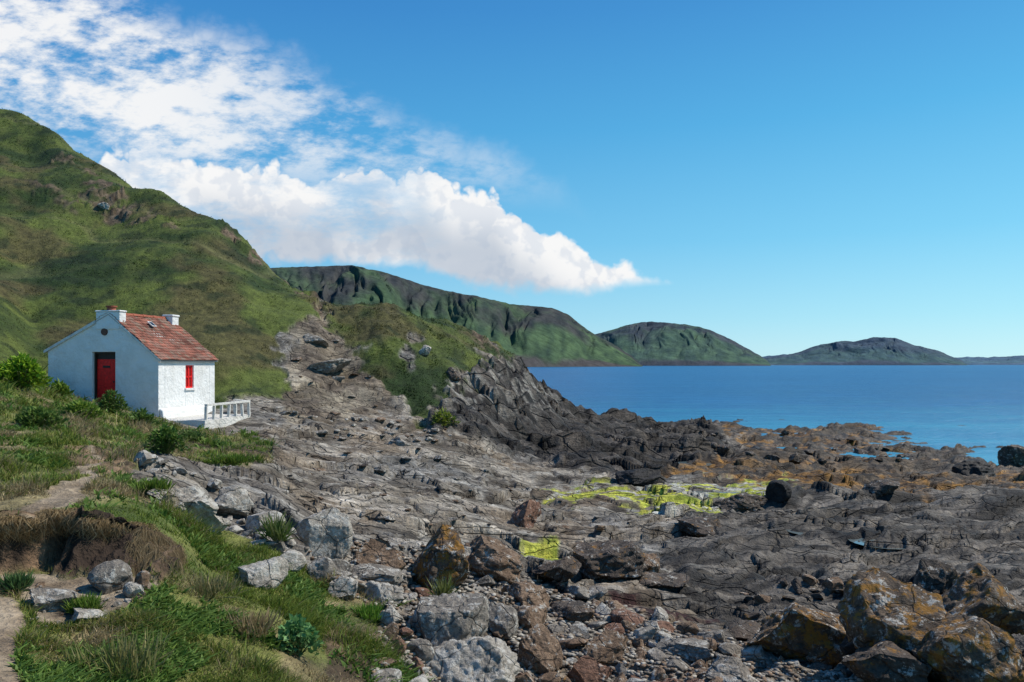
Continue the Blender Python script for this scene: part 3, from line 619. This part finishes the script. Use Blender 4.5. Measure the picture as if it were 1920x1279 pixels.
def slope(t0,z0,t1,z1,nu=25,nv=16):
    Lr=3.36;nx,ny=nu*6+1,nv*6+1
    uu,vv=np.meshgrid(np.linspace(0,1,nx),np.linspace(0,1,ny))
    dist=math.hypot(t1-t0,z1-z0)
    fu=(uu*nu)%1;fv=(vv*nv)%1
    row=np.floor(vv*nv);cl=np.floor(uu*nu)
    hgt=.022*np.abs(np.sin(fu*PI))**.7+.028*fv+(_h(cl,row,3)-.5)*.016
    nt_=np.array([-(z1-z0)/dist,(t1-t0)/dist])
    if nt_[1]<0: nt_=-nt_
    sag=-.045*np.sin(uu*PI)*np.sin(vv*PI*.9+.2)+.03*fbm(uu*3,vv*3,2,33)
    T=t0+(t1-t0)*vv+nt_[0]*(hgt+.06+sag);Zz=z0+(z1-z0)*vv+nt_[1]*(hgt+.06+sag)
    VV=np.stack([-T,-.05+uu*Lr,Zz],-1).reshape(-1,3);ii=np.arange(nx*ny).reshape(ny,nx)
    Q=np.stack([ii[:-1,:-1],ii[:-1,1:],ii[1:,1:],ii[1:,:-1]],-1).reshape(-1,4)
    r1=_h(cl,row,7)[...,None];n=fbm(uu*4,vv*4,4,8)[...,None]
    c=np.array([.26,.098,.064])*(.62+.7*r1)*(1+.45*n);c=np.where(r1>.90,np.array([.24,.16,.11]),c)
    li=sm(.05,.45,fbm(uu*7,vv*6,4,18))[...,None];c=c*(1-li*.5)+np.array([.26,.19,.145])*li*.5
    c=c*np.where(((fu<.12)|(fv<.1)),.5,1)[...,None]
    return VV,Q,np.clip(c,0,1).reshape(-1,3)
v1,q1,c1=slope(1.9,3.6,-.1,2.0);v2,q2,c2=slope(1.9,3.6,4.45,2.32)
def solid(ts):
    (a,za),(b_2,zb)=ts
    p=[(-a,-.04,za),(-a,3.3,za),(-b_2,3.3,zb),(-b_2,-.04,zb)]
    return np.array(p+[(x,y,z+.03) for x,y,z in p]),np.array([(0,1,2,3),(4,5,6,7),(0,1,5,4),(1,2,6,5),(2,3,7,6),(3,0,4,7)])
v3,q3=solid([(1.9,3.6),(-.1,2.0)]);v4,q4=solid([(1.9,3.6),(4.45,2.32)])
vs=[v1,v2,v3,v4];qs=[q1,q2,q3,q4];cs_=[c1,c2,np.tile([[.4,.37,.33]],(8,1)),np.tile([[.4,.37,.33]],(8,1))]
off=0;q_all=[]
for v_,q_ in zip(vs,qs): q_all.append(q_+off);off+=len(v_)
roof=np_mesh('roof',np.concatenate(vs),np.concatenate(q_all),M_tile,np.concatenate(cs_),False,cot)
bm=bmesh.new()
for i in range(10):
    y=.3+i*.265
    for k in range(5):
        a1=PI*k/5;a2=PI*(k+1)/5;r_=.10+.01*(i%2)
        bm.faces.new([bm.verts.new((-1.9+math.cos(q)*r_,yy,3.64+math.sin(q)*r_*.8)) for q,yy in((a1,y),(a2,y),(a2,y+.26),(a1,y+.26))])
bobj('ridge_tiles',bm,M_clay,roof)
bm=bmesh.new();box(bm,-2.40,-1.47,-.03,.3,3.1,3.70);box(bm,-2.43,-1.44,-.05,.32,3.70,3.76)
ch=bobj('chimney',bm,M_white,roof);m_=ch.modifiers.new('b','BEVEL');m_.width=.03;m_.segments=2
bm=bmesh.new();bmesh.ops.create_cone(bm,cap_ends=True,segments=20,radius1=.15,radius2=.13,depth=.12)
for v_ in bm.verts:v_.co+=Vector((-1.92,.14,3.82))
bmesh.ops.create_cone(bm,cap_ends=True,segments=20,radius1=.18,radius2=.18,depth=.04,matrix=Matrix.Translation((-1.92,.14,3.9)))
bobj('chimney_pot',bm,M_clay,ch)
bm=bmesh.new();box(bm,-1.95,-1.55,2.9,3.29,3.1,3.72);box(bm,-1.98,-1.52,2.87,3.32,3.72,3.80)
ch2=bobj('chimney',bm,M_white,roof);m_=ch2.modifiers.new('b','BEVEL');m_.width=.03;m_.segments=2
bm=bmesh.new();sl=Vector((2.0,0,-1.6)).normalized();nn=Vector((1.6,0,2.0)).normalized();o0=Vector((-1.45,1.5,3.26))+nn*.11
def slab(bm,c,w,l,t):
    vv=[bm.verts.new(c+sl*a*l/2+Vector((0,1,0))*b*w/2+nn*k) for k in(0,t) for a,b in((-1,-1),(1,-1),(1,1),(-1,1))]
    for f in((0,1,2,3),(4,5,6,7),(0,1,5,4),(1,2,6,5),(2,3,7,6),(3,0,4,7)): bm.faces.new([vv[i] for i in f])
slab(bm,o0,.24,.28,.03);sk=bobj('skylight',bm,M_conc,roof)
bm=bmesh.new();slab(bm,o0+nn*.032,.17,.21,.004);bobj('pane',bm,M_glass,sk)
bm=bmesh.new();prism(bm,[(1.46,3.31),(-.1,2.06),(-.1,1.98),(1.46,3.21)],xz,-.06,0.0);bobj('verge',bm,M_conc,roof)
bm=bmesh.new();prism(bm,[(2.41,3.42),(4.45,2.39),(4.45,2.3),(2.41,3.31)],xz,-.06,0.0);bobj('verge',bm,M_conc,roof)
bm=bmesh.new()
for i in range(6): x0=-2.49+i*.127; box(bm,x0+.003,x0+.124,.16,.2,.48,2.08)
box(bm,-2.49,-1.73,.2,.22,.48,2.08)
dr=bobj('door',bm,M_red,cot)
bm=bmesh.new();box(bm,-2.56,-2.495,.1,.26,.46,2.33);box(bm,-1.725,-1.66,.1,.26,.46,2.33);box(bm,-2.495,-1.725,.1,.26,2.27,2.33);box(bm,-2.495,-1.725,.17,.24,2.085,2.27);bobj('frame',bm,M_darkw,dr)
bm=bmesh.new();box(bm,-2.26,-1.98,.145,.16,1.78,1.86);bobj('letter_plate',bm,M_darkw,dr)
bm=bmesh.new();bmesh.ops.create_uvsphere(bm,u_segments=12,v_segments=8,radius=.03)
for v_ in bm.verts:v_.co+=Vector((-1.82,.13,1.3))
bobj('handle',bm,M_darkw,dr,True)
bm=bmesh.new();box(bm,-2.6,-1.6,-.16,.1,.3,.46);bobj('doorstep',bm,M_conc,cot)
bm=bmesh.new();bmesh.ops.create_cone(bm,cap_ends=True,segments=24,radius1=.13,radius2=.115,depth=.05,matrix=Matrix.Rotation(PI/2,4,'X'))
for v_ in bm.verts:v_.co+=Vector((-2.07,-.02,3.02))
bobj('round_plaque',bm,plain('rusty',(.12,.055,.035)),cot)
bm=bmesh.new()
for a_ in((1.48,1.54,1.05,1.87),(1.89,1.95,1.05,1.87),(1.54,1.89,1.81,1.87),(1.54,1.89,1.05,1.11),(1.69,1.74,1.11,1.81),(1.54,1.89,1.43,1.48)): box(bm,-.12,-.05,*a_)
wn=bobj('window',bm,M_red,cot)
bm=bmesh.new();box(bm,-.1,-.08,1.545,1.885,1.115,1.805);bobj('pane',bm,M_redd,wn)
bm=bmesh.new();box(bm,-.06,.06,1.42,2.01,.98,1.045);bobj('sill',bm,M_white,wn)
bm=bmesh.new();prism(bm,[(-.002,-.6),(-.002,.42),(-.14,.36),(-.26,-.6)],xz,.02,3.1);pl=bobj('plinth',bm,M_white,cot);m_=pl.modifiers.new('b','BEVEL');m_.width=.05;m_.segments=2
def W(px,Y,z): return Vector(((px-960)/F*Y,Y,z))
A_,B_,C_,D_,E_=[(306,24.2),(386,24.3),(471,27.0),(408,28.4),(299,25.3)]
pp=[W(a[0],a[1],0) for a in(A_,B_,C_,D_,E_)];bm=bmesh.new();ring=[]
for i in range(5):
    p,q=pp[i],pp[(i+1)%5];n_=max(2,int((q-p).length/.35))
    for k in range(n_): x=p.lerp(q,k/n_);ring.append((x.x+random.uniform(-.035,.035),x.y+random.uniform(-.035,.035)))
vt=[bm.verts.new((x,y,4.17+random.uniform(-.02,.02))) for x,y in ring];vm=[bm.verts.new((x+random.uniform(-.03,.03),y-.03,3.9)) for x,y in ring];vb=[bm.verts.new((x,y-.05,3.1)) for x,y in ring];n_=len(ring)
bm.faces.new(vt)
for i in range(n_):
    j=(i+1)%n_;bm.faces.new((vt[i],vt[j],vm[j],vm[i]));bm.faces.new((vm[i],vm[j],vb[j],vb[i]))
te=bobj('terrace',bm,M_terr)
tag(te,'low rough white painted terrace wall jutting out from the cottage','terrace')
rail=empty('railing',W(384,24.45,4.17));tag(rail,'slim white railing along the outer edge of the terrace','railing')
o0=Vector(rail.location);r0_=W(386,24.48,4.14)-o0;r1_=W(467,26.9,4.14)-o0;r2_=W(440,27.7,4.14)-o0
for i in range(7):
    p=r0_.lerp(r1_,i/6);bm=bmesh.new();bar(bm,p,p+Vector((random.uniform(-.03,.03),0,.47)),.08,.08);bobj('post',bm,M_wood,rail)
for p,q in((r0_,r1_),(r1_,r2_)):
    up=Vector((0,0,.51));bm=bmesh.new();bar(bm,p+up,q+up+Vector((0,0,.02)),.11,.07);bobj('rail',bm,M_wood,rail)
bm=bmesh.new();bar(bm,r2_,r2_+Vector((0,0,.48)),.08,.08);bobj('post',bm,M_wood,rail)
# ------------------------------------------------------------------ far hills
def hillmat(name,hz):
    m,nt,b=newmat(name);at=N(nt,'Attribute',attribute_name='col');n1=noise(nt,pos(nt),.03*2000/hz,8,.75)
    c=mixc(nt,1.0,at.outputs['Color'],mixc(nt,mapr(nt,n1,.3,.7),(.6,)*3,(1.4,)*3),'MULTIPLY');nt.links.new(c,b.inputs['Base Color']);b.inputs['Roughness'].default_value=1;b.inputs['Specular IOR Level'].default_value=0
    bump(nt,b,n1,.7,12*hz/2000);return m
def far_hill(name,sil,Yc,D,haze,x0,x1,seed,green=1.,gl=.6):
    nx,ny=460,120;px=np.linspace(x0,x1,nx);t=np.linspace(0,1.5,ny)
    yc=np.interp(px,*zip(*Yc)) if isinstance(Yc,list) else np.full(nx,float(Yc))
    s=np.interp(px,*zip(*sil));s=np.convolve(np.pad(s,4,mode='edge'),np.ones(9)/9,'valid');s=s+fbm(px*.05,px*0,4,seed)*1.3
    TT,PP=np.meshgrid(t,px,indexing='ij');Yg=yc[None]+D*TT
    slope_=np.maximum((HY-s)/F,-.002)
    g=np.where(TT<1,np.sin(np.minimum(TT,1)*PI/2)**.9,1-.25*(TT-1)/.5)
    cliff=np.minimum(TT/.03,1)*.05
    wxp=PP+fbm(PP*.01,TT*1.5,3,seed+20)*40
    spur=fbm(wxp*.013+TT*.9,TT*.8,4,seed+3)+.2;gul=np.abs(fbm(wxp*.026-TT*.5,TT*.9,5,seed+6))
    fade=np.clip(TT*(1-TT)**1.2*4.0,0,1)*(TT<1)
    g=np.clip(g*.97+cliff*(TT<1)*(1-TT),0,1)*(1-np.clip(spur*.36+(.3-np.minimum(gul,.3))*.32,-.05,1)*fade)
    Zz=slope_[None]*g*Yg-1
    Xg=(PP-960)/F*Yg
    VV=np.stack([Xg,Yg,Zz],-1).reshape(-1,3);ii=np.arange(nx*ny).reshape(ny,nx);Q=np.stack([ii[:-1,:-1],ii[:-1,1:],ii[1:,1:],ii[1:,:-1]],-1).reshape(-1,4)
    k=fbm(PP*.012,TT*3,5,seed+9);gg=np.clip(sm(gl+.25,gl-.25,g+k*.35),0,1)[...,None]
    c=np.array([.042,.037,.027])*(1-gg)+np.array([.056,.088,.029])*green*gg;c=c*(1+.5*fbm(PP*.05,TT*6,4,seed+12))[...,None]
    cl=(sm(.09,.03,TT+k*.05))[...,None];c=c*(1-cl)+np.array([.07,.055,.042])*cl
    c=c*(1-haze)+np.array([.12,.20,.30])*haze  # blue distance haze blended into the hill colour itself
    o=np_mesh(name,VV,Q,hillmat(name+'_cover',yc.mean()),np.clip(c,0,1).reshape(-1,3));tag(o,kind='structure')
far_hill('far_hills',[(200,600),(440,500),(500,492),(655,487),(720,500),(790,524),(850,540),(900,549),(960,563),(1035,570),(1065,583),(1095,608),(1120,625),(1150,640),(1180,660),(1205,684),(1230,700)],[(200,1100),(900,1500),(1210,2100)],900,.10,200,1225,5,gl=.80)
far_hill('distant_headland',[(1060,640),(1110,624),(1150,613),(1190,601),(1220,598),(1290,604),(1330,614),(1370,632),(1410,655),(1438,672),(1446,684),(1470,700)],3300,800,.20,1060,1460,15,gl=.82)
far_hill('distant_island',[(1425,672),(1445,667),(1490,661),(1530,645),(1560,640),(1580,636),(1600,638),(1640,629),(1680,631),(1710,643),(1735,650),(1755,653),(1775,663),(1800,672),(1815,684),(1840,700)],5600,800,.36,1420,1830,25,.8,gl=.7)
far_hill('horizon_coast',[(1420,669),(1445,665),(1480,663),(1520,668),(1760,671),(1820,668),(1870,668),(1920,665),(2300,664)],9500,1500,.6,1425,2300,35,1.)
# ------------------------------------------------------------------ sea
m,nt,b=newmat('sea_water');p=pos(nt)
mp=N(nt,'Mapping');mp.inputs['Scale'].default_value=(.35,1,1);nt.links.new(p,mp.inputs[0])
w1=noise(nt,mp.outputs[0],.9,6,.7);w2=noise(nt,mp.outputs[0],.12,6,.65);w3=noise(nt,mp.outputs[0],.012,6,.6)
sp=N(nt,'SeparateXYZ');nt.links.new(p,sp.inputs[0])
nearf=mth(nt,'MULTIPLY',mth(nt,'ADD',mapr(nt,sp.outputs[1],45,120,1,0),mth(nt,'MULTIPLY',mth(nt,'SUBTRACT',w2,.5),2.0),clamp=True),mapr(nt,sp.outputs[1],60,240,1,0))
deep=mixc(nt,mapr(nt,w3,.35,.65),(.008,.075,.20),(.012,.108,.26))
deep=mixc(nt,mapr(nt,w2,.35,.65,0,.7),deep,(.004,.040,.12));deep=mixc(nt,mapr(nt,w1,.42,.7,0,.6),deep,(.035,.20,.37))
cc=mixc(nt,nearf,deep,(.03,.24,.37));nt.links.new(cc,b.inputs['Base Color']);b.inputs['Roughness'].default_value=.35;b.inputs['Specular IOR Level'].default_value=.12
bump(nt,b,mth(nt,'ADD',w1,mth(nt,'MULTIPLY',w2,3)),1.0,.4)
bm=bmesh.new();S=60000
ys=[-200,60,200,1000,6000,S]
for i in range(5):
    bm.faces.new([bm.verts.new(q) for q in((-S,ys[i],0),(S,ys[i],0),(S,ys[i+1],0),(-S,ys[i+1],0))])
bmesh.ops.remove_doubles(bm,verts=bm.verts,dist=.01)
tag(bobj('sea',bm,m),kind='structure')
m,nt,b=newmat('pool_water');b.inputs['Base Color'].default_value=(.10,.13,.13,1);b.inputs['Roughness'].default_value=.06;b.inputs['Specular IOR Level'].default_value=.45
bump(nt,b,noise(nt,pos(nt),6,3,.5),.2,.01)
for px,py,w,dz in((1165,972,90,.0),(1240,925,110,.0),(1330,918,110,.0),(1655,1003,120,.03),(1300,868,70,.02),(1520,990,90,0)):
    g=ground(px,py);rw=w/F*g.y/2;k=max(2,int(w/2/2.55));cI_=int((px-gx[0])/(gx[1]-gx[0]));jI=int(np.searchsorted(gY,g.y));sub=Z2[jI-12:jI+12,cI_-k:cI_+k]
    z=float(np.percentile(sub,28))+dz;bm=bmesh.new();bmesh.ops.create_circle(bm,cap_ends=True,segments=24,radius=1)
    for v_ in bm.verts:v_.co=Vector((v_.co.x*rw,v_.co.y*rw*1.0,0))
    o=bobj('tide_pool',bm,m);o.location=(g.x,g.y,z);tag(o,kind='structure')
# ------------------------------------------------------------------ sky
w=bpy.data.worlds.new('World');bpy.context.scene.world=w;w.use_nodes=True;nt=w.node_tree
for n in list(nt.nodes): nt.nodes.remove(n)
el,az=math.radians(50),math.radians(74)
sky=N(nt,'TexSky',sky_type='NISHITA');sky.sun_disc=False;sky.sun_elevation=el;sky.sun_rotation=az;sky.dust_density=.3;sky.ozone_density=3.0;sky.air_density=1.0
bg=N(nt,'Background');bg.inputs[1].default_value=.12;nt.links.new(sky.outputs[0],bg.inputs[0])
tc=N(nt,'TexCoord');sx=N(nt,'SeparateXYZ');nt.links.new(tc.outputs['Generated'],sx.inputs[0])
cr=N(nt,'ValToRGB');nt.links.new(sx.outputs[2],cr.inputs[0]);e=cr.color_ramp.elements
e[0].position=0;e[0].color=(.53,.83,.96,1);e[1].position=.6;e[1].color=(.02,.19,.56,1)
for p_,c_ in((.06,(.36,.74,.94)),(.16,(.18,.59,.90)),(.30,(.075,.43,.80)),(.43,(.04,.29,.68))):
    q=e.new(p_);q.color=(*c_,1)
azf=mixc(nt,mapr(nt,sx.outputs[0],-.55,.55),(.74,.78,.88),(1.05,1.1,1.05));gcol=mixc(nt,1.0,cr.outputs[0],azf,'MULTIPLY')
bg2=N(nt,'Background');bg2.inputs[1].default_value=1.0;nt.links.new(gcol,bg2.inputs[0])
ms=N(nt,'MixShader');ms.inputs[0].default_value=.85;nt.links.new(bg.outputs[0],ms.inputs[1]);nt.links.new(bg2.outputs[0],ms.inputs[2])
yy=mth(nt,'MAXIMUM',sx.outputs[1],.05);u=mth(nt,'DIVIDE',sx.outputs[0],yy);v=mth(nt,'DIVIDE',sx.outputs[2],yy)
pxn=mth(nt,'ADD',mth(nt,'MULTIPLY',u,F),960);pyn=mth(nt,'SUBTRACT',HY,mth(nt,'MULTIPLY',v,F))
s=mth(nt,'DIVIDE',mth(nt,'ADD',pxn,200),1600,clamp=True)
def curve(pts):
    n=nt.nodes.new('ShaderNodeFloatCurve');c=n.mapping.curves[0]
    pts=[((x+200)/1600,(y+300)/1100) for x,y in pts]
    c.points[0].location=pts[0];c.points[1].location=pts[-1]
    for q in pts[1:-1]: c.points.new(*q)
    for q in c.points:q.handle_type='VECTOR'
    n.mapping.update();nt.links.new(s,n.inputs['Value'])
    return mth(nt,'SUBTRACT',mth(nt,'MULTIPLY',n.outputs[0],1100),300)
topA=curve([(-200,-250),(150,-90),(300,-10),(560,95),(720,190),(900,255),(1000,300),(1060,345),(1120,420),(1400,560)])
botA=curve([(-200,190),(0,215),(170,280),(400,330),(700,350),(900,350),(1000,345),(1060,350),(1120,380),(1400,400)])
topB=curve([(-200,330),(100,330),(180,275),(250,255),(320,285),(450,300),(590,325),(650,300),(700,285),(745,320),(790,305),(850,345),(925,345),(975,400),(1080,455),(1170,490),(1255,526),(1400,600)])
botB=curve([(-200,620),(400,600),(500,492),(700,495),(860,532),(1000,548),(1100,553),(1200,537),(1255,529),(1400,480)])
cv=N(nt,'CombineXYZ');nt.links.new(u,cv.inputs[0]);nt.links.new(v,cv.inputs[1])
def nz(scale,detail,rough,rot=0,sc=(1,1,1),loc=(0,0,0)):
    mp=N(nt,'Mapping');mp.inputs['Rotation'].default_value=(0,0,rot);mp.inputs['Scale'].default_value=sc;mp.inputs['Location'].default_value=loc;nt.links.new(cv.outputs[0],mp.inputs[0]);return noise(nt,mp.outputs[0],scale,detail,rough)
def puff(loc):
    mp=N(nt,'Mapping');mp.inputs['Location'].default_value=loc;nt.links.new(cv.outputs[0],mp.inputs[0])
    wv=mixc(nt,.06,mp.outputs[0],noise(nt,mp.outputs[0],14,4,.6,'Color'))
    o=None
    for sc_,wt_ in((13,.5),(30,.3),(68,.2)):
        vo=N(nt,'TexVoronoi',feature='F1',Scale=sc_);nt.links.new(wv,vo.inputs['Vector'])
        t=mth(nt,'MULTIPLY',mth(nt,'SUBTRACT',1,mth(nt,'POWER',vo.outputs['Distance'],1.6)),wt_);o=t if o is None else mth(nt,'ADD',o,t)
    return o
pf=puff((0,0,0));pf2=puff((-.012,-.014,0))
nb=nz(9,7,.62)
eb=mth(nt,'ADD',mth(nt,'MULTIPLY',mth(nt,'SUBTRACT',nb,.5),70),mth(nt,'MULTIPLY',mth(nt,'SUBTRACT',pf,.72),105))
taper=mapr(nt,pxn,1020,1250,1,.3);eb=mth(nt,'MULTIPLY',eb,taper)
dtop=mth(nt,'ADD',mth(nt,'SUBTRACT',pyn,topB),eb);dbot=mth(nt,'ADD',mth(nt,'SUBTRACT',botB,pyn),mth(nt,'MULTIPLY',eb,.45))
def ss(x,a,b):
    n=nt.nodes.new('ShaderNodeMapRange');n.interpolation_type='SMOOTHSTEP';nt.links.new(x,n.inputs[0]);n.inputs[1].default_value=a;n.inputs[2].default_value=b;return n.outputs[0]
dB=mth(nt,'MULTIPLY',ss(dtop,-5,11),ss(dbot,-10,18))
holes=ss(nz(7,7,.65,rot=.3,sc=(.6,1.5,1),loc=(3,1,0)),.34,.54)
leftw=ss(pxn,900,650)
dB=mth(nt,'MULTIPLY',dB,mth(nt,'SUBTRACT',1,mth(nt,'MULTIPLY',leftw,mth(nt,'MULTIPLY',mth(nt,'SUBTRACT',1,holes),.65))))
na=nz(9,8,.68,rot=.55,sc=(.55,1.5,1),loc=(1.3,.4,0));nf=nz(34,5,.6,rot=.5,sc=(.7,1.3,1))
dA=ss(mth(nt,'ADD',na,mth(nt,'MULTIPLY',mth(nt,'SUBTRACT',nf,.5),.5)),.34,.60)
dA=mth(nt,'MULTIPLY',dA,mth(nt,'MULTIPLY',ss(mth(nt,'ADD',mth(nt,'SUBTRACT',pyn,topA),mth(nt,'MULTIPLY',eb,.8)),-20,90),ss(mth(nt,'SUBTRACT',botA,pyn),-60,60)))
dA=mth(nt,'MULTIPLY',dA,mth(nt,'ADD',.45,mth(nt,'MULTIPLY',ss(pxn,900,250),.5)))
dens=mth(nt,'MAXIMUM',dA,dB);dens=mth(nt,'MULTIPLY',dens,ss(sx.outputs[1],.1,.3))
shade=ss(mth(nt,'SUBTRACT',pf2,pf),-.05,.10)
lowp=ss(mth(nt,'SUBTRACT',pyn,topB),40,130)
shd=mth(nt,'MULTIPLY',mth(nt,'MULTIPLY',lowp,ss(nz(5,4,.5,loc=(.5,.9,0)),.34,.56)),.95)
ccol=mixc(nt,mth(nt,'MULTIPLY',mth(nt,'MULTIPLY',shade,dB),.42),(1,1,1),(.60,.69,.82));ccol=mixc(nt,mth(nt,'MULTIPLY',shd,.72),ccol,(.40,.49,.62))
cb=N(nt,'Background');cb.inputs[1].default_value=.94;nt.links.new(ccol,cb.inputs[0])
mx=N(nt,'MixShader');nt.links.new(dens,mx.inputs[0]);nt.links.new(ms.outputs[0],mx.inputs[1]);nt.links.new(cb.outputs[0],mx.inputs[2])
out=N(nt,'OutputWorld');nt.links.new(mx.outputs[0],out.inputs[0])
# ------------------------------------------------------------------ sun, camera
sd=bpy.data.lights.new('sun','SUN');sd.energy=4.9;sd.angle=math.radians(.5);sd.color=(1,.95,.86);so=bpy.data.objects.new('sun',sd);C.objects.link(so)
dv=Vector((math.sin(az)*math.cos(el),math.cos(az)*math.cos(el),math.sin(el)));so.rotation_euler=dv.to_track_quat('Z','Y').to_euler()
cd=bpy.data.cameras.new('camera');cd.sensor_width=36;cd.lens=36*F/1920;cd.shift_y=44/1920;cd.clip_end=200000;cd.clip_start=.1
co=bpy.data.objects.new('camera',cd);co.location=(0,0,H);co.rotation_euler=(PI/2,0,0);C.objects.link(co);bpy.context.scene.camera=co
sc=bpy.context.scene;sc.view_settings.view_transform='Standard';sc.view_settings.look='None';sc.view_settings.exposure=0
